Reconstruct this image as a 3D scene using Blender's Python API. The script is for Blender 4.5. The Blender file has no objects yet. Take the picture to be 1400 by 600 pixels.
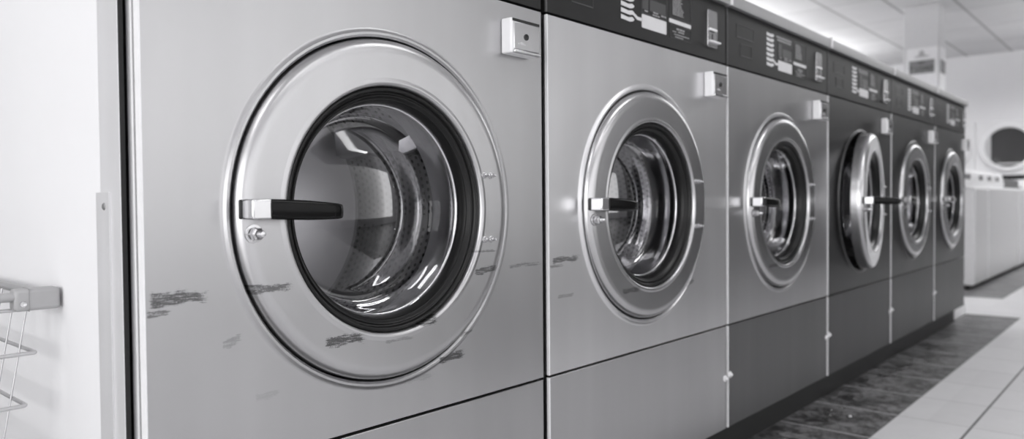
import bpy, bmesh, math, random
from mathutils import Matrix, Vector
random.seed(7)
S = bpy.context.scene
C = S.collection
PI = math.pi
FZ = 0.635            # camera height above the floor (metres)

# ------------------------------------------------------------------ node helpers
class V:
    """tiny wrapper so that node maths can be written as expressions"""
    nt = None
    def __init__(s, k): s.k = k
    @staticmethod
    def m(op, *a, clamp=False):
        n = V.nt.nodes.new('ShaderNodeMath'); n.operation = op; n.use_clamp = clamp
        for i, x in enumerate(a):
            if isinstance(x, V): V.nt.links.new(x.k, n.inputs[i])
            else: n.inputs[i].default_value = x
        return V(n.outputs[0])
    def __add__(s, o): return V.m('ADD', s, o)
    def __radd__(s, o): return V.m('ADD', s, o)
    def __sub__(s, o): return V.m('SUBTRACT', s, o)
    def __rsub__(s, o): return V.m('SUBTRACT', o, s)
    def __mul__(s, o): return V.m('MULTIPLY', s, o)
    def __rmul__(s, o): return V.m('MULTIPLY', s, o)
    def __truediv__(s, o): return V.m('DIVIDE', s, o)
    def gt(s, o): return V.m('GREATER_THAN', s, o)
    def lt(s, o): return V.m('LESS_THAN', s, o)
    def abs(s): return V.m('ABSOLUTE', s)
    def fl(s): return V.m('FLOOR', s)
    def fr(s): return V.m('FRACT', s)
    def mx(s, o): return V.m('MAXIMUM', s, o)
    def mn(s, o): return V.m('MINIMUM', s, o)
    def sm(s, a, b):
        n = V.nt.nodes.new('ShaderNodeMapRange'); n.interpolation_type = 'SMOOTHSTEP'
        V.nt.links.new(s.k, n.inputs['Value'])
        n.inputs['From Min'].default_value = a; n.inputs['From Max'].default_value = b
        return V(n.outputs['Result'])

def coords(space='Object'):
    t = V.nt.nodes.new('ShaderNodeTexCoord'); x = V.nt.nodes.new('ShaderNodeSeparateXYZ')
    if space == 'World':
        g = V.nt.nodes.new('ShaderNodeNewGeometry'); V.nt.links.new(g.outputs['Position'], x.inputs[0])
    else:
        V.nt.links.new(t.outputs[space], x.inputs[0])
    return V(x.outputs[0]), V(x.outputs[1]), V(x.outputs[2])

def noise(x, y, z, scale=1.0, detail=3, rough=.6):
    c = V.nt.nodes.new('ShaderNodeCombineXYZ'); n = V.nt.nodes.new('ShaderNodeTexNoise')
    for i, q in enumerate((x, y, z)):
        if isinstance(q, V): V.nt.links.new(q.k, c.inputs[i])
        else: c.inputs[i].default_value = q
    V.nt.links.new(c.outputs[0], n.inputs['Vector'])
    n.inputs['Scale'].default_value = scale; n.inputs['Detail'].default_value = detail
    n.inputs['Roughness'].default_value = rough
    return V(n.outputs['Fac'])

def grey(v):                      # neutral with the faint cool violet cast of the photograph
    return (v*.998, v*.994, v*1.010, 1)

def ramp(fac, a, b):
    n = V.nt.nodes.new('ShaderNodeMix'); n.data_type = 'RGBA'
    if isinstance(fac, V): V.nt.links.new(fac.k, n.inputs[0])
    else: n.inputs[0].default_value = fac
    for i, q in ((6, a), (7, b)):
        if isinstance(q, V): V.nt.links.new(q.k, n.inputs[i])
        else: n.inputs[i].default_value = grey(q)
    return V(n.outputs[2])

def mat(name, base=.5, rough=.5, metal=0, spec=.5, build=None, coat=0):
    m = bpy.data.materials.new(name); m.use_nodes = True
    V.nt = m.node_tree
    b = V.nt.nodes['Principled BSDF']
    b.inputs['Base Color'].default_value = grey(base)
    b.inputs['Roughness'].default_value = rough
    b.inputs['Metallic'].default_value = metal
    b.inputs['Specular IOR Level'].default_value = spec
    b.inputs['Coat Weight'].default_value = coat
    if build: build(b)
    else:                         # every surface gets a little unevenness of its own
        x, y, z = coords()
        n = noise(x, y, z, 40, 2)
        col(b, ramp(n, base*.94, min(1, base*1.06)))
    return m
def col(b, v): V.nt.links.new(v.k, b.inputs['Base Color'])
def rgh(b, v): V.nt.links.new(v.k, b.inputs['Roughness'])
def bump(b, h, strength=.1, dist=.001):
    n = V.nt.nodes.new('ShaderNodeBump'); n.inputs['Strength'].default_value = strength
    n.inputs['Distance'].default_value = dist
    V.nt.links.new(h.k, n.inputs['Height']); V.nt.links.new(n.outputs[0], b.inputs['Normal'])

def scuffs(x, z, marks):
    """black rubber scuffs: (x0, x1, z, half height, strength, slope)"""
    out = None
    for i, (x0, x1, zc, hh, st, sl) in enumerate(marks):
        w = (x1-x0)
        t = (x-x0)/w
        env = t.sm(0, .12)*(1.0-t.sm(.7, 1.0))
        wob = noise(x*38, 9.1*i, z*40, 1, 3, .6)
        d = (z-(zc)-(x-x0)*sl+(wob-.5)*hh*2.2).abs()/(hh*1.3)
        ev = (1.0-d.sm(.35, 1.0))*env
        n = noise(x*48, 3.7*i, z*760, 1, 4, .72)
        n2 = noise(x*500, 1.3*i, z*1300, 1, 3, .7)
        k = ((ev*.95+(n-.5)*2.6+(n2-.5)*1.5-.58)*3.0).mn(1.0).mx(0.0)*ev.gt(.02)*st*.8
        out = k if out is None else out.mx(k)
    return out

def steel(name, base, rough, metal, marks=None, off=(0, 0), streak=.06, dirt=.0):
    def f(b):
        x, y, z = coords()
        x = x-off[0]; z = z-off[1]
        grain = noise(x*900, y*900, z*900, 1, 2)
        cl = noise(x*5, y*5, z*3, 1, 3)
        vs = noise(x*14, y*14, z*.8, 1, 2)
        k = .5+(grain-.5)*.22+(cl-.5)*.5+(vs-.5)*.55
        c = ramp(k, base*(1-streak*2), base*(1+streak*2))
        if marks:
            c = ramp2(scuffs(x, z, marks), c, .045)
        col(b, c)
        rgh(b, rough+(cl-.5)*.10)
    return mat(name, base, rough, metal, build=f)
def ramp2(fac, c, v):
    n = V.nt.nodes.new('ShaderNodeMix'); n.data_type = 'RGBA'
    V.nt.links.new(fac.k, n.inputs[0]); V.nt.links.new(c.k, n.inputs[6]); n.inputs[7].default_value = grey(v)
    return V(n.outputs[2])

# ------------------------------------------------------------------ mesh helpers
def obj(name, bm, m, parent=None, loc=None, smooth=None, bevel=None):
    me = bpy.data.meshes.new(name)
    bmesh.ops.recalc_face_normals(bm, faces=bm.faces[:])
    bm.to_mesh(me); bm.free()
    o = bpy.data.objects.new(name, me); C.objects.link(o)
    for q in (m if isinstance(m, (list, tuple)) else [m]): me.materials.append(q)
    if parent: o.parent = parent
    if loc: o.location = loc
    if bevel:
        b = o.modifiers.new('bevel', 'BEVEL'); b.width = bevel; b.segments = 3; b.limit_method = 'ANGLE'; b.angle_limit = .6
        smooth = smooth or 40
    if smooth:
        for p in me.polygons: p.use_smooth = True
        try: me.set_sharp_from_angle(angle=math.radians(smooth))
        except Exception: pass
    return o

def tag(o, label, cat, group=None, kind=None):
    if label: o['label'] = label
    if cat: o['category'] = cat
    if group: o['group'] = group
    if kind: o['kind'] = kind
    return o
def thing(name, label, cat, loc=(0, 0, 0), group=None):
    o = bpy.data.objects.new(name, None); C.objects.link(o); o.location = loc
    o.empty_display_size = .05
    return tag(o, label, cat, group)
def struct(name, bm, m, **k):
    o = obj(name, bm, m, **k); o['kind'] = 'structure'; return o

def box(bm, x0, x1, y0, y1, z0, z1, mi=0):
    vs = [bm.verts.new((x, y, z)) for x in (x0, x1) for y in (y0, y1) for z in (z0, z1)]
    for q in ((0, 1, 3, 2), (4, 6, 7, 5), (0, 4, 5, 1), (2, 3, 7, 6), (0, 2, 6, 4), (1, 5, 7, 3)):
        f = bm.faces.new([vs[i] for i in q]); f.material_index = mi
    return vs
def B(*a):
    bm = bmesh.new(); box(bm, *a); return bm

def lathe(prof, cx=0, cz=0, n=96, close=False, bm=None):
    """profile of (radius, y) turned about the y axis through (cx, cz)"""
    bm = bm or bmesh.new(); rings = []
    for R, y in prof:
        if R < 1e-6: rings.append([bm.verts.new((cx, y, cz))])
        else: rings.append([bm.verts.new((cx+R*math.cos(2*PI*i/n), y, cz+R*math.sin(2*PI*i/n))) for i in range(n)])
    prs = list(zip(rings, rings[1:]))
    if close: prs.append((rings[-1], rings[0]))
    for a, b in prs:
        if len(a) == 1 and len(b) == 1: continue
        for i in range(n):
            j = (i+1) % n
            if len(a) == 1: bm.faces.new((a[0], b[j], b[i]))
            elif len(b) == 1: bm.faces.new((a[i], a[j], b[0]))
            else: bm.faces.new((a[i], a[j], b[j], b[i]))
    return bm

def plate_with_hole(w0, w1, z0, z1, y0, y1, cx, cz, R, inner, n=96):
    """rectangular plate, front at y0, back at y1, whose round hole edge follows the profile `inner`"""
    bm = bmesh.new()
    def edge(a):
        c, s = math.cos(a), math.sin(a)
        t = 1e9
        if c > 1e-9: t = min(t, (w1-cx)/c)
        if c < -1e-9: t = min(t, (w0-cx)/c)
        if s > 1e-9: t = min(t, (z1-cz)/s)
        if s < -1e-9: t = min(t, (z0-cz)/s)
        return cx+c*t, cz+s*t
    angs = sorted(set([2*PI*i/n for i in range(n)] + [math.atan2(z-cz, x-cx) % (2*PI) for x in (w0, w1) for z in (z0, z1)]))
    rows = []
    outer_b = [bm.verts.new((*[edge(a)[0]], y1, edge(a)[1])) for a in angs]
    outer_f = [bm.verts.new((edge(a)[0], y0, edge(a)[1])) for a in angs]
    rows = [outer_b, outer_f]
    for (r, y) in inner:
        rows.append([bm.verts.new((cx+r*math.cos(a), y, cz+r*math.sin(a))) for a in angs])
    for a, b in zip(rows, rows[1:]):
        for i in range(len(angs)):
            j = (i+1) % len(angs)
            bm.faces.new((a[i], a[j], b[j], b[i]))
    return bm

def tube(pts, r, n=10, bm=None, closed=False):
    bm = bm or bmesh.new()
    P = [Vector(p) for p in pts]; rings = []
    N = len(P)
    for i, p in enumerate(P):
        if closed: d = (P[(i+1) % N]-P[i-1])
        else: d = P[min(i+1, N-1)]-P[max(i-1, 0)]
        d.normalize()
        a = d.cross(Vector((0, 0, 1)))
        if a.length < 1e-3: a = d.cross(Vector((1, 0, 0)))
        a.normalize(); b = d.cross(a)
        rings.append([bm.verts.new(p+a*r*math.cos(2*PI*k/n)+b*r*math.sin(2*PI*k/n)) for k in range(n)])
    prs = list(zip(rings, rings[1:]))
    if closed: prs.append((rings[-1], rings[0]))
    for a, b in prs:
        for k in range(n): bm.faces.new((a[k], a[(k+1) % n], b[(k+1) % n], b[k]))
    if not closed:
        bm.faces.new(rings[0]); bm.faces.new(rings[-1][::-1])
    return bm

def poly(bm, pts, y0, y1, mi=0):
    """extrude an x,z outline from y0 (front) to y1 (back)"""
    a = [bm.verts.new((x, y0, z)) for x, z in pts]; b = [bm.verts.new((x, y1, z)) for x, z in pts]
    fs = [bm.faces.new(a), bm.faces.new(b[::-1])]
    for i in range(len(pts)):
        j = (i+1) % len(pts); fs.append(bm.faces.new((a[i], b[i], b[j], a[j])))
    for f in fs: f.material_index = mi
def rrect(x0, x1, z0, z1, r, n=5):
    out = []
    for cx, cz, a0 in ((x1-r, z1-r, 0), (x0+r, z1-r, PI/2), (x0+r, z0+r, PI), (x1-r, z0+r, 1.5*PI)):
        for k in range(n+1):
            a = a0+PI/2*k/n; out.append((cx+r*math.cos(a), cz+r*math.sin(a)))
    return out
def text_mesh(s, size, m, parent, M, name, depth=.0008):
    cu = bpy.data.curves.new(name, 'FONT'); cu.body = s; cu.size = size; cu.align_x = 'CENTER'; cu.align_y = 'CENTER'
    cu.extrude = depth; cu.offset = size*.012
    t = bpy.data.objects.new(name, cu); C.objects.link(t)
    dg = bpy.context.evaluated_depsgraph_get()
    me = bpy.data.meshes.new_from_object(t.evaluated_get(dg)); bpy.data.objects.remove(t)
    me.transform(M); me.name = name
    o = bpy.data.objects.new(name, me); C.objects.link(o); me.materials.append(m)
    if parent: o.parent = parent
    return o

# ------------------------------------------------------------------ materials
PANEL_B, PANEL_R, PANEL_M = .49, .33, .96
DZ = .625             # door centre height
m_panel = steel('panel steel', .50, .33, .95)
m_panel_falloff = steel('falloff-darkened panel steel', .09, .36, .95)  # base darkened along the row to stand in for light falloff
m_serv_falloff = steel('falloff-darkened service steel', .10, .42, .9, streak=.12)  # service panels carry the same light falloff in their base
m_serv_falloff_mid = steel('part falloff-darkened service steel', .165, .42, .9, streak=.12)
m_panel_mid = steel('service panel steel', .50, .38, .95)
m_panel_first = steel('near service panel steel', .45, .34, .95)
m_panel_a = steel('scuffed panel steel', PANEL_B, PANEL_R, PANEL_M, marks=[
    (.000, .078, .5335, .0085, 1, .03), (.0, .03, .521, .004, .8, 0), (.56, .66, .531, .004, .55, .0), (.405, .475, .405, .0075, 1, .07),
    (.082, .11, .478, .006, .4, .2), (.34, .41, .386, .005, .2, 0), (.45, .49, .437, .003, .7, .1), (.12, .16, .41, .005, .16, 0)])
m_panel_b = steel('lightly scuffed panel steel', .70, .34, .95, marks=[
    (.004, .10, .533, .006, .9, .02), (.0, .05, .523, .003, .6, 0), (.47, .52, .45, .007, .7, .2), (.02, .08, .47, .004, .4, 0)])
m_door_a = steel('scuffed door steel', .52, .31, .97, marks=[
    (.105, .175, .5365, .0065, .9, .0), (.205, .28, .463, .0075, 1, -.02), (.35, .405, .468, .009, 1, .08), (.47, .535, .531, .006, .9, .03),
    (.3, .36, .45, .003, .4, 0), (.47, .53, .56, .002, .7, 0)], off=(-.545, -.0))
m_door = steel('door steel', .54, .25, .97, marks=[(.20, .28, .463, .006, .7, 0), (.02, .12, .531, .005, .6, 0)], off=(-.545, 0))
m_cab = mat('cabinet side', .10, .5, .6)
m_flange = mat('flange', .80, .35, .1)
m_trim = mat('edge trim', .88, .35)
m_trim_b = mat('frame edge', .22, .4, .3)
m_black = mat('console black', .014, .40, 0, .28)
m_consb = mat('recess black', .016, .5)
m_outline = mat('console outline', .052, .4)
m_white = mat('print white', .66, .5)
m_grey = mat('print grey', .10, .5)
m_lgrey = mat('print light grey', .30, .5)
m_cap = mat('cap grey', .30, .45, .0)
m_joint = mat('cap joint', .8, .4)
m_lockside = mat('lock housing white', .86, .35)
m_chrome = mat('chrome', .66, .16, 1)
m_lockface = steel('lock face steel', .55, .25, .95, streak=.15)
m_dark = mat('dark slot', .012, .6)
m_rubber = mat('gasket rubber', .009, .32, 0, .3)
m_grip = mat('grip black plastic', .006, .18, 0, .16)
m_plinth = mat('plinth black', .014, .55)
m_seat = mat('seat dark', .035, .35, .5)
m_zinc = mat('zinc bolt', .72, .25, .9)
m_endwhite = mat('end panel white', .86, .5, build=lambda b: col(b, ramp(noise(*coords(), 6, 2), .85, .87)))
m_strip = steel('strip aluminium', .76, .42, .35, streak=.1)
m_guard = steel('guard aluminium', .70, .45, .35, streak=.12)
m_wire = mat('wire chrome', .56, .3, .6)
m_clamp = mat('clamp plastic', .40, .5)
m_rail = mat('rail tube', .42, .35, .3)
m_enamel = mat('white enamel', .80, .3)
m_enamel_g = mat('greyish enamel', .50, .35)
m_wallp = mat('wall paint', .68, .7)
m_dryerglass = mat('dryer glass', .05, .08, 0, .6)
m_signgrey = mat('sign grey', .24, .6)
m_signdark = mat('sign lettering', .02, .6)
m_signpale = mat('sign emblem', .45, .6)
m_paper = mat('sign paper', .86, .6)
m_darkscreen = mat('dark reflection screen', .035, .5)
m_caster = mat('caster rubber', .05, .5)

def drum_build(b):
    x, y, z = coords()           # object origin on the drum axis, y along the axis
    ang = V.m('ARCTAN2', z, x)
    r = V.m('SQRT', x*x+z*z)
    u = ang*(108/(2*PI)); v = y/.0125
    odd = (v.fl()*.5).fr()
    du = ((u+odd).fr()-.5); dv = (v.fr()-.5)
    d = V.m('SQRT', du*du+dv*dv)
    hole_c = (1.0-d.sm(.2, .3))*r.gt(.212)
    band = (ang*(9/(2*PI))+.2).fr().gt(.12)
    # dots on the back plate
    p = x/.018; q = z/.018
    dd = V.m('SQRT', (p.fr()-.5)*(p.fr()-.5)+(q.fr()-.5)*(q.fr()-.5))
    hole_b = (1.0-dd.sm(.16, .24))*r.lt(.185)*r.gt(.06)
    k = hole_c*band
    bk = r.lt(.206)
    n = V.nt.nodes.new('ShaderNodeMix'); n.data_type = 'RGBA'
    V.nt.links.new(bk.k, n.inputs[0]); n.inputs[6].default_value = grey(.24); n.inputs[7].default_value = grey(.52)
    col(b, ramp2(k, V(n.outputs[2]), .006))
    rgh(b, .34+k*.3)
m_drum = mat('drum steel', .6, .28, 1, build=drum_build)
m_ring = mat('drum mouth ring', .7, .18, 1)

def glass_mat():
    m = bpy.data.materials.new('door glass'); m.use_nodes = True; nt = m.node_tree; V.nt = nt
    nt.nodes.clear()
    o = nt.nodes.new('ShaderNodeOutputMaterial'); mx = nt.nodes.new('ShaderNodeMixShader')
    t = nt.nodes.new('ShaderNodeBsdfTransparent'); g = nt.nodes.new('ShaderNodeBsdfGlossy')
    t.inputs[0].default_value = grey(.84); g.inputs['Roughness'].default_value = .03; g.inputs[0].default_value = grey(.95)
    lw = nt.nodes.new('ShaderNodeLayerWeight'); lw.inputs[0].default_value = .30
    x, y, z = coords(); n = noise(x, y, z, 9, 2)
    f = (V(lw.outputs['Fresnel'])+(n-.5)*.02).mn(.42).mx(.02)
    nt.links.new(f.k, mx.inputs[0]); nt.links.new(t.outputs[0], mx.inputs[1]); nt.links.new(g.outputs[0], mx.inputs[2])
    nt.links.new(mx.outputs[0], o.inputs[0]); return m
m_glass = glass_mat()

# floor: dark border tiles along the machines, pale tiles beyond
def floor_build(b):
    x, y, z = coords('World')
    T = .2715
    gx = ((x-1.783)/T)
    fx = (gx.fr()-.5).abs()                          # .5 at the joint
    jx = fx.gt(.5-.0055/T*.8)
    # pale field joints across the room
    fy = (((y+.381)/T).fr()-.5).abs()
    jy = fy.gt(.5-.0035/T)*y.lt(-.3)
    d1 = y.gt(-.1945)*x.lt(4.39)
    d2 = y.gt(.004)*x.gt(5.2)
    dark = d1.mx(d2).mx(y.lt(-1.05)*x.gt(1.5))   # unseen far side of the aisle, darkened to dim the steel's reflections
    edge = ((y+.1945).abs().lt(.0025))*x.lt(4.39)
    n1 = noise(x, y, z, 9, 4, .65); n2 = noise(x, y, z, 60, 3, .6)
    tid = noise(gx.fl()*7.3, (y/T).fl()*3.1, 0, 1, 0)
    n3 = noise(x, y, z, 26, 4, .7)
    mott = ((n1-.46)*2.6+(n3-.5)*3.0+(n2-.5)*1.6+.25).mn(1.0).mx(0.0)
    dk = ramp(mott, .032, .25)
    gr = ramp(n2, .26, .5)
    n = V.nt.nodes.new('ShaderNodeMix'); n.data_type = 'RGBA'
    V.nt.links.new(jx.k, n.inputs[0]); V.nt.links.new(dk.k, n.inputs[6]); V.nt.links.new(gr.k, n.inputs[7])
    dkj = V(n.outputs[2])
    lt = ramp((n1-.5)*.8+(n2-.5)*.5+tid, .66, .78)
    lt = ramp2(jx*.35, lt, .38); lt = ramp2(jy, lt, .13)
    n = V.nt.nodes.new('ShaderNodeMix'); n.data_type = 'RGBA'
    V.nt.links.new(dark.k, n.inputs[0]); V.nt.links.new(lt.k, n.inputs[6]); V.nt.links.new(dkj.k, n.inputs[7])
    c = ramp2(edge*.5, V(n.outputs[2]), .12)
    col(b, c); rgh(b, .36+mott*.15)
    bump(b, 1.0-jx.mx(jy), .25, .002)
m_floor = mat('floor tiles', .4, .4, build=floor_build)

def ceil_build(b):
    x, y, z = coords('World')
    jx = (((x-8.80)/1.2).fr()-.5).abs().gt(.5-.012/1.2)
    jy = (((y-1.107)/.597).fr()-.5).abs().gt(.5-.016/.597)
    t = noise(((x-8.80)/1.2).fl()*5.1, ((y-1.107)/.597).fl()*9.7, 0, 1, 0)
    n = noise(x, y, z, 1.2, 3)
    c = ramp((t-.5)*.9+(n-.5)*1.2+.5, .60, .76)
    c = ramp2(jx*.6, c, .34); c = ramp2(jy*.75, c, .30)
    col(b, c)
m_ceil = mat('ceiling tiles', .7, .9, build=ceil_build)

def wall_build(b):
    x, y, z = coords('World'); n = noise(x, y, z, 1.5, 3)
    col(b, ramp(n, .76, .84))
m_wall = mat('painted wall', .65, .8, build=wall_build)

# ------------------------------------------------------------------ room
X0, X1, Y0, Y1, H = -3.2, 13.5, -4.2, 4.2, 2.875
struct('floor', B(X0, X1, Y0, Y1, -.1, 0), m_floor)
struct('ceiling', B(X0, X1, Y0, Y1, H, H+.1), m_ceil)
struct('wall_far', B(X1, X1+.1, Y0, Y1, 0, H), m_wall)
struct('wall_back', B(X0, X1, Y1, Y1+.1, 0, H), m_wall)
struct('wall_near', B(X0-.1, X0, Y0, Y1, 0, H), m_wall)
# the side opposite the machines; unseen dark screens added to darken the steel's reflections
struct('wall_right', B(X0, X1, Y0-.1, Y0, 0, H), m_wall)
struct('reflection_screen_right', B(4.7, 9.0, -2.3, -2.2, 0, 2.3), m_darkscreen)
bm = bmesh.new(); box(bm, 9.0, 9.1, -2.3, -.95, 0, 2.5)
struct('reflection_screen_end', bm, m_darkscreen)

# column with its paper signs
col_t = thing('column', 'square white column rising to the ceiling behind the machine row', 'column', (9.45, 1.257, 0))
obj('shaft', B(0, .31, 0, .368, 0, H-.001), m_wallp, col_t, bevel=.008)
sg = thing('paper_sign', 'white paper sign with grey lettered band wrapped round the column', 'sign', (9.45, 1.257, 1.9))
obj('sheet', B(-.004, -.001, .012, .338, .0-.70+.2, .485-.0), m_paper, sg)
bm = B(-.007, -.0045, .045, .312, .185, .34)
obj('band', bm, m_signgrey, sg)
My = Matrix.Translation((-.0075, .178, .24)) @ Matrix(((0, 0, -1, 0), (-1, 0, 0, 0), (0, 1, 0, 0), (0, 0, 0, 1)))
text_mesh('T LOAD', .073, m_signdark, sg, My, 'lettering', .0005)
bm = bmesh.new()
for y, h in ((.16, .02), (.185, .02), (.205, .016)): box(bm, -.0085, -.0072, y-.009, y+.009, .305, .305+h)
obj('small_lettering', bm, m_signdark, sg)
bm = bmesh.new()
a = [(-.09, .375), (.09, .375), (.05, .395), (.03, .40), (.022, .45), (-.022, .45), (-.03, .40), (-.05, .395)]
vs = [bm.verts.new((-.0062, .178+p, q)) for p, q in a]; bm.faces.new(vs)
obj('emblem', bm, m_signpale, sg)
obj('side_sheet', B(.02, .30, -.004, -.001, -.5, .485), m_paper, sg)
obj('side_band', B(.045, .302, -.007, -.0045, .185, .34), m_signgrey, sg)
sg.location.z = FZ+1.26

# ------------------------------------------------------------------ washers
CX, CZ = .3246, DZ
RIM, RD, RG = .2373, .2235, .1645
HX = .545             # hinge axis, local x

def grip_mesh():
    """tapering bar handle: local x along the bar, y out of the door, z up"""
    bm = bmesh.new(); rings = []
    st = [(0, .0115, .010), (.012, .0117, .0105), (.05, .0115, .010), (.075, .0105, .009), (.092, .0095, .0078), (.098, .0085, .006), (.1005, .006, .0035)]
    for x, h, t in st:
        ring = []
        for cy, cz, a0 in ((1, 1, 0), (-1, 1, PI/2), (-1, -1, PI), (1, -1, 1.5*PI)):
            r = min(h, t)*.45
            for k in range(4):
                a = a0+PI/2*k/3
                ring.append(bm.verts.new((x, cy*(t-r)+r*math.cos(a), cz*(h-r)+r*math.sin(a)-.004*(x/.1))))
        rings.append(ring)
    for a, b in zip(rings, rings[1:]):
        n = len(a)
        for k in range(n): bm.faces.new((a[k], a[(k+1) % n], b[(k+1) % n], b[k]))
    bm.faces.new(rings[0]); bm.faces.new(rings[-1])
    return bm

def bolt(cx, cz, y, r, l, n=6):
    bm = lathe([(0, y), (r*1.5, y), (r*1.5, y-.0018), (r*1.05, y-.002)], cx, cz, 20)
    lathe([(r*1.05, y-.002), (r*1.05, y-l*.5), (r*.8, y-l*.58)], cx, cz, n, bm=bm)
    lathe([(r*.62, y-l*.55), (r*.62, y-l*.8), (r*.45, y-l*.95), (0, y-l)], cx, cz, 16, bm=bm)
    return bm

def make_washer(x, w, label, lock_x, pm, dm, ajar=0, first=False):
    t = thing('washing_machine', label, 'washer', (x, 0, 0), 'front-load washers in the row')
    zb, zs, zt, zc, zz = .090, .3355, .952, 1.090, 1.122
    # cabinet shell (open to the front)
    bm = bmesh.new()
    D = .70
    box(bm, .006, .012, .0185, D, zb, zc); box(bm, w-.010, w-.004, .0185, D, zb, zc)
    box(bm, .006, w-.004, D-.006, D, zb, zc); box(bm, .006, w-.004, .0185, D, zb, zb+.006); box(bm, .006, w-.004, .0185, D, zc-.006, zc)
    obj('cabinet', bm, m_cab, t)
    # bright rounded flange on the left front edge of the cabinet and the darker strip before it
    if first:
        obj('flange', B(-.0012, .0055, .0185, .031, zb, zc), m_flange, t, bevel=.0015)
        obj('panel_frame', B(.002, w-.004, .0105, .0184, zb+.002, zb+.006), m_trim_b, t)
        obj('frame_edge', B(.001, .004, .0100, .0184, zb, zc), m_trim_b, t)
    # front panel with the raised bead round the porthole
    inner = [(RIM+.006, 0), (RIM+.0052, 0), (RIM+.0035, -.0002), (RIM+.001, -.0022), (RIM-.0015, -.0042), (RIM-.0045, -.0042), (RIM-.0072, -.0015), (RIM-.0078, .004), (RIM-.0078, .03)]
    obj('front_panel', plate_with_hole(0, w, zs+.0022, zt-.0025, 0, .0105, CX, CZ, RIM, inner), pm, t, smooth=35)
    # recess behind the door
    obj('door_seat', lathe([(RIM-.0078, .028), (RIM-.012, .030), (.195, .031), (.192, .026), (.187, .026), (.184, .034), (.172, .045), (.168, .085)], CX, CZ), m_seat, t, smooth=40)
    obj('mouth_ring', lathe([(.170, .045), (.164, .040), (.160, .043), (.159, .052), (.159, .088)], CX, CZ), m_ring, t, smooth=40)
    # drum
    dr = obj('drum', lathe([(.163, .090), (.172, .088), (.205, .092), (.213, .10), (.215, .115), (.215, .338), (.211, .348), (.205, .350), (.06, .392), (.05, .386), (0, .388)]), m_drum, t, loc=(CX, 0, CZ), smooth=40)
    for k in range(3):
        a = 2*PI*k/3+.95+.35*(int(x*10) % 5)
        if first: a = 2*PI*k/3+.6
        bm = bmesh.new(); rr = []
        for yy in (.11, .14, .31, .34):
            q = .05 if yy in (.14, .31) else .012
            rr.append([bm.verts.new((math.cos(a+d)*r_, yy, math.sin(a+d)*r_)) for d, r_ in ((-.17, .214), (-.075, .214-q*.8), (0, .214-q), (.075, .214-q*.8), (.17, .214))])
        for p, q in zip(rr, rr[1:]):
            for i in range(4): bm.faces.new((p[i], p[i+1], q[i+1], q[i]))
        bm.faces.new(rr[0]); bm.faces.new(rr[-1])
        obj('lifter', bm, m_ring, dr, smooth=30)
    # lower service panel, trims
    obj('service_panel', B(0, w, 0, .0105, zb, zs-.0022), m_panel_first if first else (m_panel_mid if x < 1 else m_serv_falloff_mid if x < 2 else m_serv_falloff), t, bevel=.0012)
    td = .0095 if first else .0048
    obj('edge_trim', B(-.0018, .0004, -.0008, td, zs+.0022, zt-.0025), m_trim, t)
    obj('edge_trim', B(-.0018, .0004, -.0008, td, zb, zs-.0022), m_trim, t)
    # screws at the joint of two service panels
    sc = bolt(w-.006, .2105, 0, .0052, .008, 12) if True else None
    obj('screw', sc, m_joint, t, smooth=40)
    obj('screw', bolt(.0075, .2155, 0, .0052, .008, 12), m_joint, t, smooth=40)
    # console
    cy = .0005
    obj('console', B(-.001, w+.001, cy, .03, zt+.002, zc), m_black, t, bevel=.001)
    obj('console_edge', B(-.002, .0002, 0, .0035, zt+.002, zc), m_grey if not first else m_grey, t)
    # top cover with bright joint
    bm = bmesh.new()
    pr = [(-.010, zc+.001), (-.0115, zc+.02), (-.008, zc+.029), (.0, zz), (.30, zz), (.30, zc+.001)]
    a = [bm.verts.new((.004, y, z)) for y, z in pr]; b = [bm.verts.new((w+.004, y, z)) for y, z in pr]
    bm.faces.new(a); bm.faces.new(b[::-1])
    for i in range(len(pr)):
        j = (i+1) % len(pr); bm.faces.new((a[i], a[j], b[j], b[i]))
    obj('top_cover', bm, m_cap, t, smooth=30)
    obj('cover_joint', B(-.0065 if not first else .0, .0035, -.0125, .02, zc+.002, zz+.001), m_joint, t)
    # print on the console: seven programme arrows and a connector
    z = lambda q: q+FZ
    yf = cy-.0006
    for k in range(7):
        bm = bmesh.new()
        zc0 = z(.4335-.0128*k)-.0045
        x0, x1, xm = .2265, .274, .252
        poly(bm, [(x0, zc0+.004), (xm, zc0+.002), (x1-.008, zc0+.0048), (x1, zc0+.001), (x1-.005, zc0-.003), (xm+.006, zc0-.0055), (x0, zc0-.0042)], yf, cy)
        obj('programme_arrow', bm, m_white, t)
    bm = bmesh.new(); poly(bm, [(.268, z(.3625)), (.275, z(.3655)), (.286, z(.361)), (.303, z(.361)), (.303, z(.355)), (.284, z(.3545))], yf, cy)
    obj('arrow_connector', bm, m_white, t)
    bm = bmesh.new(); poly(bm, rrect(.301, .397, z(.343), z(.3698), .003), yf, cy); obj('price_card', bm, m_white, t)
    bm = bmesh.new(); poly(bm, rrect(.409, .503, z(.3722), z(.3805), .002), yf, cy); obj('white_bar', bm, m_white, t)
    # fine print: rows of little word blocks
    bm = bmesh.new()
    rnd = random.Random(3)
    def line(x0, x1, zz_, h, gap=.5):
        q = x0
        while q < x1-.002:
            l = min(rnd.uniform(.004, .012), x1-q)
            box(bm, q, q+l, yf, cy, z(zz_), z(zz_)+h); q += l+rnd.uniform(.0012, .0025)
    for k in range(2): line(.29+.006*k, .392, .4285-.0075*k, .0048)
    obj('heading_text', bm, m_lgrey, t); bm = bmesh.new()
    line(.312, .325, .3765, .003); line(.345, .366, .3785, .003); line(.343, .37, .3735, .003); line(.376, .396, .3765, .0035)
    obj('display_text', bm, m_lgrey, t); bm = bmesh.new()
    line(.44, .474, .3605, .004); line(.447, .472, .3555, .003)
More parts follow.
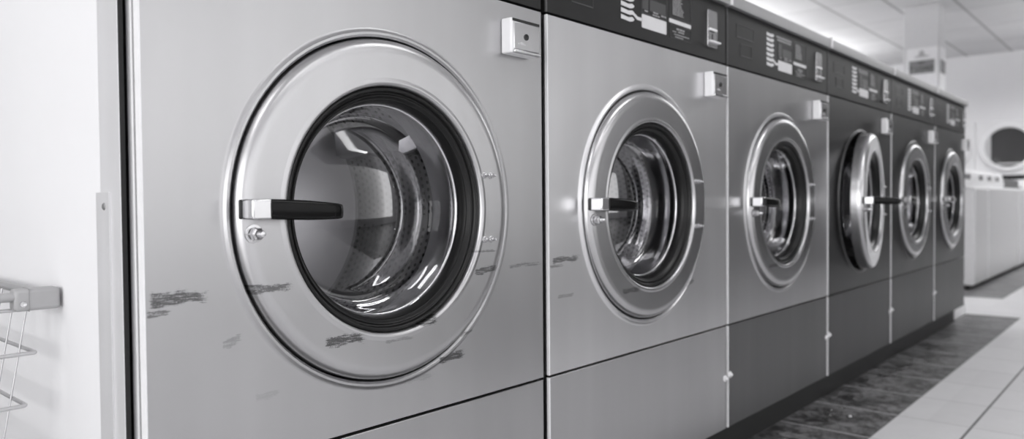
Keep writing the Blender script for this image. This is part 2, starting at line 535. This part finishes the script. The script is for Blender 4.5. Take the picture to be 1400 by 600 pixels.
    for k, (a_, b_) in enumerate(((.424, .438), (.43, .498), (.434, .47))): line(a_, b_, .3545-.0052*k, .0022)
    obj('notice_text', bm, m_lgrey, t)
    bm = bmesh.new()
    for k in range(12): line(.424, .424+.03+.014*rnd.random()+.001*k, .4285-.0034*k, .002)
    obj('instruction_text', bm, m_lgrey, t)
    def frame(nm, x0, x1, z0, z1, e=.0012, low=0, fills=()):
        bm = bmesh.new()
        box(bm, x0, x1, yf, cy, z(z0), z(z0)+e+low); box(bm, x0, x1, yf, cy, z(z1)-e, z(z1))
        box(bm, x0, x0+e, yf, cy, z(z0), z(z1)); box(bm, x1-e, x1, yf, cy, z(z0), z(z1))
        for f in fills: box(bm, f[0], f[1], yf+.0002, cy, z(f[2]), z(f[3]))
        obj(nm, bm, m_outline, t)
    frame('notice_frame', .413, .504, .341, .3695); frame('instruction_frame', .411, .504, .383, .437)
    frame('display_frame', .300, .398, .3715, .417, fills=((.303, .326, .381, .414), (.331, .395, .381, .404)))
    frame('blank_plate', .048, .146, .392, .4245, low=.001); frame('blank_plate', .069, .135, .349, .379, low=.001)
    # coin slide
    bm = bmesh.new(); poly(bm, rrect(.5765, .6235, z(.346), z(.430), .004), -.003, cy)
    cs = obj('coin_slot', bm, m_lgrey if x > 1 else m_lgrey, t, bevel=.0008)
    cs.data.materials.clear(); cs.data.materials.append(m_lockface)
    obj('slide_lip', B(.577, .628, -.010, -.002, z(.3565), z(.3600)), m_trim, cs, bevel=.0006)
    obj('slide_bar', B(.582, .618, -.006, -.002, z(.3835), z(.3885)), m_trim, cs, bevel=.0006)
    bm = bmesh.new(); box(bm, .5975, .6005, -.0036, -.0028, z(.363), z(.377)); box(bm, .59, .61, -.0036, -.0028, z(.381), z(.3832))
    obj('slot', bm, m_dark, cs)
    # lock box
    lx, lw, ld = lock_x, .069, .022
    z0, z1 = z(.2315), z(.2865)
    bm = bmesh.new()
    fr = [(lx, lx+lw, z0, z1)]
    lk = obj('coin_box', B(lx, lx+lw, -ld, -.0002, z0, z1), m_lockside, t, bevel=.003)
    obj('face_plate', B(lx+.005, lx+lw-.003, -ld-.002, -ld+.0005, z0+.006, z1-.006), m_lockface, lk, bevel=.0012)
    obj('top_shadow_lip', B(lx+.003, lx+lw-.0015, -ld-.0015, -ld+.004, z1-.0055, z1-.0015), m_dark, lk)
    obj('bottom_lip', B(lx+.004, lx+lw-.001, -ld-.004, -ld+.004, z0+.0005, z0+.0055), m_chrome, lk, bevel=.0012)
    obj('keyhole', lathe([(0, -ld-.0026), (.0032, -ld-.0026), (.0048, -ld-.0034), (.0052, -ld-.0015)], lx+lw*.49, (z0+z1)/2, 20), [m_dark], lk, smooth=40)
    bm = bmesh.new()
    for k, (q, h) in enumerate(((0, .002), (.005, .004), (.0085, .004), (.012, .003), (.016, .002))): box(bm, lx+.015+q, lx+.0165+q, -ld-.0024, -ld-.0018, z0+.014, z0+.014+h)
    obj('engraving', bm, m_white, lk)
    # door (origin on its hinge axis)
    oc = CX-HX
    E = .2272
    dp = [(E, .024), (E, .006), (E, -.001), (E-.0011, -.0050), (E-.0037, -.0095), (E-.0082, -.0125), (E-.0135, -.0139), (E-.0190, -.0142), (E-.0205, -.0142), (E-.022, -.0142),
          (.1765, -.0142), (.1755, -.0142), (.1745, -.0142), (.1715, -.0150), (.1685, -.0152), (.1660, -.0140), (RG, -.0110), (RG, .020)]
    d = obj('door', lathe(dp, oc, CZ, 128), dm, t, loc=(HX, 0, 0), smooth=50)
    obj('gasket', lathe([(RG+.0005, -.004), (.1625, -.0085), (.1600, -.0095), (.1580, -.0080), (.1570, -.0035), (.1550, -.0030), (.1535, -.0048), (.1515, -.0040),
                         (.1500, .0015), (.1485, .0020), (.1470, .0010), (.1455, .0040), (.1440, .0090), (.1435, .016), (.150, .020), (.164, .019)], oc, CZ, 128), m_rubber, d, smooth=60)
    gp = [(.1445, .010), (.1425, .016), (.1390, .040), (.1355, .058), (.1300, .067), (.1220, .0690), (.112, .0675), (.085, .0605), (.055, .0555), (.025, .053), (0, .0525)]
    gq = [(0, .083), (.08, .081), (.122, .0775), (.135, .0715), (.1410, .061), (.1440, .040), (.1475, .018)]
    obj('glass_bowl', lathe(gp, oc, CZ, 128), m_glass, d, smooth=60)
    obj('glass_rim', lathe([(.1440, .016), (.1418, .0165), (.1405, .0185), (.1418, .0215), (.1440, .022)], oc, CZ, 128), m_ring, d, smooth=60)
    hz = DZ+.0035
    # latch bracket, grip and its nut
    hb = obj('handle_bracket', B(.100-HX, .1245-HX, -.041, -.0135, hz-.0115, hz+.0115), m_chrome, d, bevel=.0022)
    obj('bracket_base', B(.0975-HX, .104-HX, -.017, -.0135, hz-.011, hz+.011), m_seat, d, bevel=.002)
    g = obj('handle_grip', grip_mesh(), m_grip, d, loc=(.1225-HX, -.0325, hz), smooth=40)
    obj('latch_nut', bolt(.1155-HX, DZ-.0245, -.0138, .0072, .023), m_zinc, d, smooth=40)
    for zz_ in (.0495, -.0475):
        for xx in (.496, .5095):
            obj('hinge_bolt', bolt(xx-HX, DZ+zz_, -.0138, .0034, .0125), m_zinc, d, smooth=40)
    if ajar:
        d['label'] = 'round steel door swung slightly open'; g['label'] = 'black handle swung out from the open door'
        d.rotation_euler.z = math.radians(ajar)
        g.rotation_euler.z = math.radians(-46)
    return t

LAB = ['largest and nearest front-load washer, black scuffs across its steel front',
       'second washer from the white end panel, closed door, scuff marks left of its door',
       'closed washer third from the white end panel, just before the open-doored one',
       'front-load washer whose round steel door hangs ajar with its handle swung out',
       'closed front-load washer just beyond the one with the open door',
       'smallest and farthest front-load washer, at the far end of the dark machine row']
XS = [.002, .671, 1.3545, 2.0425, 2.726, 3.404]
WS = [.652, .6710, .6755, .671, .666, .628]
for i in range(6):
    make_washer(XS[i], WS[i], LAB[i], [.552, .562, .553, .545, .545, .545][i], [m_panel_a, m_panel_b, m_panel, m_panel_falloff, m_panel_falloff, m_panel_falloff][i],
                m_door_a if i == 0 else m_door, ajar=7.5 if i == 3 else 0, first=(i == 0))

tag(obj('plinth', B(.004, 4.03, .045, .69, 0, .0885), m_plinth), 'long black plinth running under the row of washers', 'plinth')
tag(obj('floor_block', B(4.10, 4.36, .05, .12, 0, .07), m_enamel, bevel=.006), 'small white block on the floor at the far end of the black plinth', 'block')

# ------------------------------------------------------------------ white end panel
ep = thing('partition_board', 'white side panel closing the near end of the washer row, edged with a metal strip', 'panel', (0, 0, 0))
obj('board', B(-.0112, -.0055, .0226, .95, 0, 1.6), m_endwhite, ep)
obj('edge_gap_shade', B(-.0112, -.0055, .0212, .0225, 0, 1.6), m_dark, ep)  # black strip on the board's front edge, standing in for the shaded gap
obj('side_strip', B(-.0122, -.0112, .0200, .0715, 0, 1.6), m_strip, ep)
gd = obj('corner_guard', B(-.0140, -.0123, .0455, .080, 0, FZ+.013), m_guard, ep)
obj('screw', lathe([(0, -.0012), (.0030, -.0012), (.0040, 0)], 0, 0, 16), m_trim_b, gd, loc=(-.0141, .058, FZ-.002), smooth=40).rotation_euler.z = -PI/2

# ------------------------------------------------------------------ wire cart beside the panel
ct = thing('laundry_cart', 'chrome wire laundry cart with grey corner clamps beside the white end panel', 'cart', (0, 0, 0))
cx1, cx0, cy0, cy1 = -.028, -.58, .20, .58
ZR = FZ-.107
def rect(x0, x1, y0, y1, z, r=.006):
    pts = []
    for px, py, a0 in ((x1-r, y1-r, 0), (x0+r, y1-r, PI/2), (x0+r, y0+r, PI), (x1-r, y0+r, 1.5*PI)):
        for k in range(6):
            a = a0+PI/2*k/5; pts.append((px+r*math.cos(a), py+r*math.sin(a), z))
    return pts
def ins(z): return (ZR-z)*.175
ZB = .20
obj('rim', tube(rect(cx0, cx1, cy0, cy1, ZR+.002, .012), .0055, 12, closed=True), m_rail, ct, smooth=60)
obj('rim_rail', tube(rect(cx0+.004, cx1-.004, cy0+.004, cy1-.004, ZR-.0135, .012), .0022, 8, closed=True), m_wire, ct, smooth=60)
zr = FZ-.172
while zr > ZB-.01:
    q = ins(zr); obj('ring_wire', tube(rect(cx0+q, cx1-q, cy0+q*.1, cy1-q*.1, zr, .005), .0024, 10, closed=True), m_wire, ct, smooth=60)
    zr -= .0605
def wire(p, q): obj('wire', tube([p, q], .0012, 8), m_wire, ct, smooth=60)
qb = ins(ZB)
for k in range(7):
    y = cy0+.05+.0535*k
    if y < cy1-.02:
        for xx, sgn in ((cx1-.003, -1), (cx0+.003, 1)):
            wire((xx, y, ZR), (xx+sgn*(qb), y, ZB))
for k in range(10):
    x = cx0+.05+.054*k
    if x < cx1-.045:
        for yy in (cy0, cy1): wire((x, yy, ZR), (x+.02*(k-4.5)/4.5*-1, yy, ZB))
for k in range(9): wire((cx0+qb+.01+.038*k*1.25, cy0, ZB), (cx0+qb+.01+.038*k*1.25, cy1, ZB))
def clamp(x0, x1, y0, y1):
    o = obj('corner_clamp', B(x0, x1, y0, y1, FZ-.122, FZ-.0965), m_clamp, ct, bevel=.004); return o
k0 = clamp(-.062, -.0145, .193, .215)
obj('clamp_joint', B(-.0475, -.0470, .1926, .2154, FZ-.1225, FZ-.096), m_lgrey, k0)
obj('clamp_screw', lathe([(0, -.001), (.0018, -.001), (.0032, -.0018), (.0036, 0)], -.0535, FZ-.1135, 20), m_zinc, k0, loc=(0, .193, 0), smooth=40)
clamp(-.045, -.0145, .560, .590); clamp(cx0-.014, cx0+.035, .193, .215); clamp(cx0-.014, cx0+.03, .560, .590)
for x in (cx0+qb+.01, cx1-qb-.01):
    for y in (cy0+.01, cy1-.01):
        obj('leg', tube([(x, y, ZB+.01), (x, y, .07)], .009, 12), m_rail, ct, smooth=60)
        cs_ = obj('caster', lathe([(0, -.012), (.03, -.012), (.034, -.006), (.034, .006), (.03, .012), (0, .012)], 0, 0, 24), m_caster, ct, loc=(x, y, .034), smooth=40)
        bm = bmesh.new(); box(bm, -.012, .012, -.018, -.014, -.002, .042); box(bm, -.012, .012, .014, .018, -.002, .042); box(bm, -.012, .012, -.018, .018, .038, .043)
        obj('fork', bm, m_rail, cs_)

# ------------------------------------------------------------------ white machines at the far end
def top_loader(x0, x1, label, console=True):
    t = thing('white_washer', label, 'washer', (x0, .23, 0), 'white machines beyond the row')
    w = x1-x0
    obj('body', B(.0, w-.004, 0, .62, .03, .70), m_enamel_g, t, bevel=.012)
    obj('corner_edge', B(-.001, .035 if x0 > 5.7 else .03, -.003, .02, .035, .69), m_enamel, t, bevel=.006)
    if x0 < 5.7: obj('lit_side_panel', B(-.006, 0, .0, .615, .035, .69), m_enamel, t, bevel=.002)  # paler enamel than the body stands in for light on this side
    obj('lid', B(.02, w-.02, .04, .40, .70, .712), m_enamel, t, bevel=.005)
    obj('base', B(.02, w-.02, .03, .58, 0, .03), m_plinth, t)
    bm = bmesh.new()
    if console:
        pr = [(.115, .7002), (.10, .74), (.12, .83), (.15, .845), (.28, .845), (.30, .82), (.30, .7002)]
        a = [bm.verts.new((.004, y, z)) for y, z in pr]; b = [bm.verts.new((w-.004, y, z)) for y, z in pr]
        bm.faces.new(a); bm.faces.new(b[::-1])
        for i in range(len(pr)): bm.faces.new((a[i], a[(i+1) % len(pr)], b[(i+1) % len(pr)], b[i]))
        k = obj('control_console', bm, m_enamel, t, bevel=.008)
        for q in (.25, .5, .75): obj('knob', lathe([(0, .09), (.018, .09), (.02, .104), (.02, .118)], w*q, .785, 20), m_lgrey, k, smooth=40)
    else:
        obj('control_console', B(.004, w-.004, .14, .30, .7002, .80), m_black, t, bevel=.008); bm.free()
    return t
top_loader(5.60, 6.09, 'white top-loading machine nearest the end of the dark row, its pale side facing us')
top_loader(6.09, 7.50, 'wide white machine in the middle of the far white group, below the dryer door')
top_loader(7.52, 8.6, 'farthest white machine with black control box, cut by the right edge of the picture', False)

def dryer(yc, label):
    t = thing('wall_dryer', label, 'dryer', (13.30, yc, 0), 'stacked dryers in the far wall')
    hw = .4345
    obj('casing', B(.0, .199, -hw, hw, .03, 1.80), m_enamel, t, bevel=.01)
    obj('base', B(.02, .19, -hw+.02, hw-.02, 0, .03), m_plinth, t)
    for zc in (1.392, .52):
        # octagonal pressed surround and lint bars at the corners
        for sy in (-1, 1):
            for sz in (-1, 1):
                bm = bmesh.new()
                pts = [(sy*(hw-.012), zc+sz*.405), (sy*.20, zc+sz*.405), (sy*.25, zc+sz*.36), (sy*(hw-.06), zc+sz*.31), (sy*(hw-.012), zc+sz*.30)]
                a = [bm.verts.new((-.012, y, z)) for y, z in pts]; b = [bm.verts.new((.002, y, z)) for y, z in pts]
                bm.faces.new(a); bm.faces.new(b)
                for i in range(5): bm.faces.new((a[i], a[(i+1) % 5], b[(i+1) % 5], b[i]))
                obj('corner_plate', bm, m_enamel, t)
        R = Matrix.Rotation(PI/2, 4, 'Z')
        bm = lathe([(.372, -.001), (.372, .035), (.355, .05), (.318, .055), (.302, .045), (.298, .02), (.298, -.001)], 0, 0, 64); bm.transform(R)
        d = obj('door', bm, m_enamel, t, loc=(0, 0, zc), smooth=40)
        bm = lathe([(0, .012), (.28, .012), (.2985, .014)], 0, 0, 64); bm.transform(R)
        obj('glass', bm, m_dryerglass, d, smooth=40)
        bm = bmesh.new()
        pts = [(.30*math.cos(a), .30*math.sin(a)) for a in [math.acos(.224/.30)*q/8 for q in range(-8, 9)]]
        a = [bm.verts.new((-.05, y, z)) for y, z in pts]; b = [bm.verts.new((-.014, y, z)) for y, z in pts]
        bm.faces.new(a); bm.faces.new(b)
        for i in range(len(pts)): bm.faces.new((a[i], a[(i+1) % len(pts)], b[(i+1) % len(pts)], b[i]))
        obj('handle_plate', bm, m_enamel_g, d)
        bm = bmesh.new(); box(bm, -.03, -.012, -.16, .14, -.262, -.235); obj('rim_reflector', bm, m_enamel_g, d)
    obj('control_strip', B(-.006, .002, -.39, .39, .90, .97), m_black, t)
    return t
dryer(1.118, 'white wall dryer with large round dark glass door at the right edge of the photo')
dryer(1.99, 'white wall dryer mostly hidden behind the end of the dark machine row')

# lint on the dark tiles
for x, y, r in ((1.948, -.095, .0052), (1.93, -.045, .0022), (1.985, -.03, .0025), (2.03, -.045, .0022)):
    o = obj('lint_speck', lathe([(0, 0), (r*.8, .0005), (r, r*.5), (r*.6, r), (0, r*1.1)], 0, 0, 10), m_white, loc=(x, y, 0), smooth=60)
    o.rotation_euler.x = PI/2
    tag(o, 'tiny white speck of lint lying on the dark floor tiles before the washers', 'lint', 'lint specks on the floor')

# ------------------------------------------------------------------ light
def area(name, loc, rot, sx, sy, power, spread=180):
    l = bpy.data.lights.new(name, 'AREA'); l.shape = 'RECTANGLE'; l.size = sx; l.size_y = sy; l.energy = power
    l.spread = math.radians(spread)
    o = bpy.data.objects.new(name, l); C.objects.link(o); o.location = loc; o.rotation_euler = rot
    return o
# unseen fills added: behind the camera for the near steel, left for the end panel
area('camera_side_fill', (1.7, Y0+.05, 1.22), (PI/2, 0, 0), 8.4, 1.9, 46)
area('left_side_fill', (X0+.05, -1.0, 1.15), (PI/2, 0, -PI/2), 4.5, 2.2, 92)
# unseen overhead lamps: guessed fluorescents shining down, up-facing fills added to brighten the ceiling
for x, y, k in ((-1.4, -.5, .5), (.35, -1.9, .35), (1.9, -1.3, .6), (1.5, -3.1, .45), (3.1, -3.5, .45), (5.0, 3.0, 2.6), (2.5, 2.4, 1)):
    area('overhead_light', (x, y, H-.30), (0, 0, 0), 1.25, .22, 13*k)
    area('ceiling_fill_up', (x, y, H-.28), (PI, 0, 0), 1.25, .22, (14 if y > 0 else 7)*k)
for x, y, sx, sy, dn, up in ((7.4, -1.1, 2.6, .9, 20, 60), (11.2, -.8, 2.6, .9, 84, 36), (8.2, 3.75, 2.6, .5, 25, 60), (11.0, 3.7, 2.0, .6, 25, 50)):  # large unseen fills added to brighten the far ceiling, wall and column
    area('overhead_light', (x, y, H-.60), (0, 0, 0), sx, sy, dn)
    area('ceiling_fill_up', (x, y, H-.58), (PI, 0, 0), sx, sy, up)
w = bpy.data.worlds.new('World'); S.world = w; w.use_nodes = True
w.node_tree.nodes['Background'].inputs[0].default_value = grey(.8); w.node_tree.nodes['Background'].inputs[1].default_value = .12

# ------------------------------------------------------------------ camera
cd = bpy.data.cameras.new('camera'); co = bpy.data.objects.new('camera', cd); C.objects.link(co)
cd.sensor_width = 36; cd.lens = 1029.87/1400*36; cd.clip_start = .02
fw = Vector((.7502, .6608, -.0242)); r = Vector((.6608, -.7505, -.0085)); u = Vector((.0237, .0096, .9997))
fw.normalize(); r = (r-fw*r.dot(fw)).normalized(); u = r.cross(fw)
M = Matrix((( r.x, u.x, -fw.x), (r.y, u.y, -fw.y), (r.z, u.z, -fw.z))).to_4x4()
co.matrix_world = Matrix.Translation((-.3289, -.7980, FZ)) @ M
cd.dof.use_dof = True; cd.dof.focus_distance = 1.02; cd.dof.aperture_fstop = 4.0
S.camera = co
S.view_settings.view_transform = 'Standard'; S.view_settings.look = 'None'
S.view_settings.exposure = 0; S.view_settings.gamma = 1
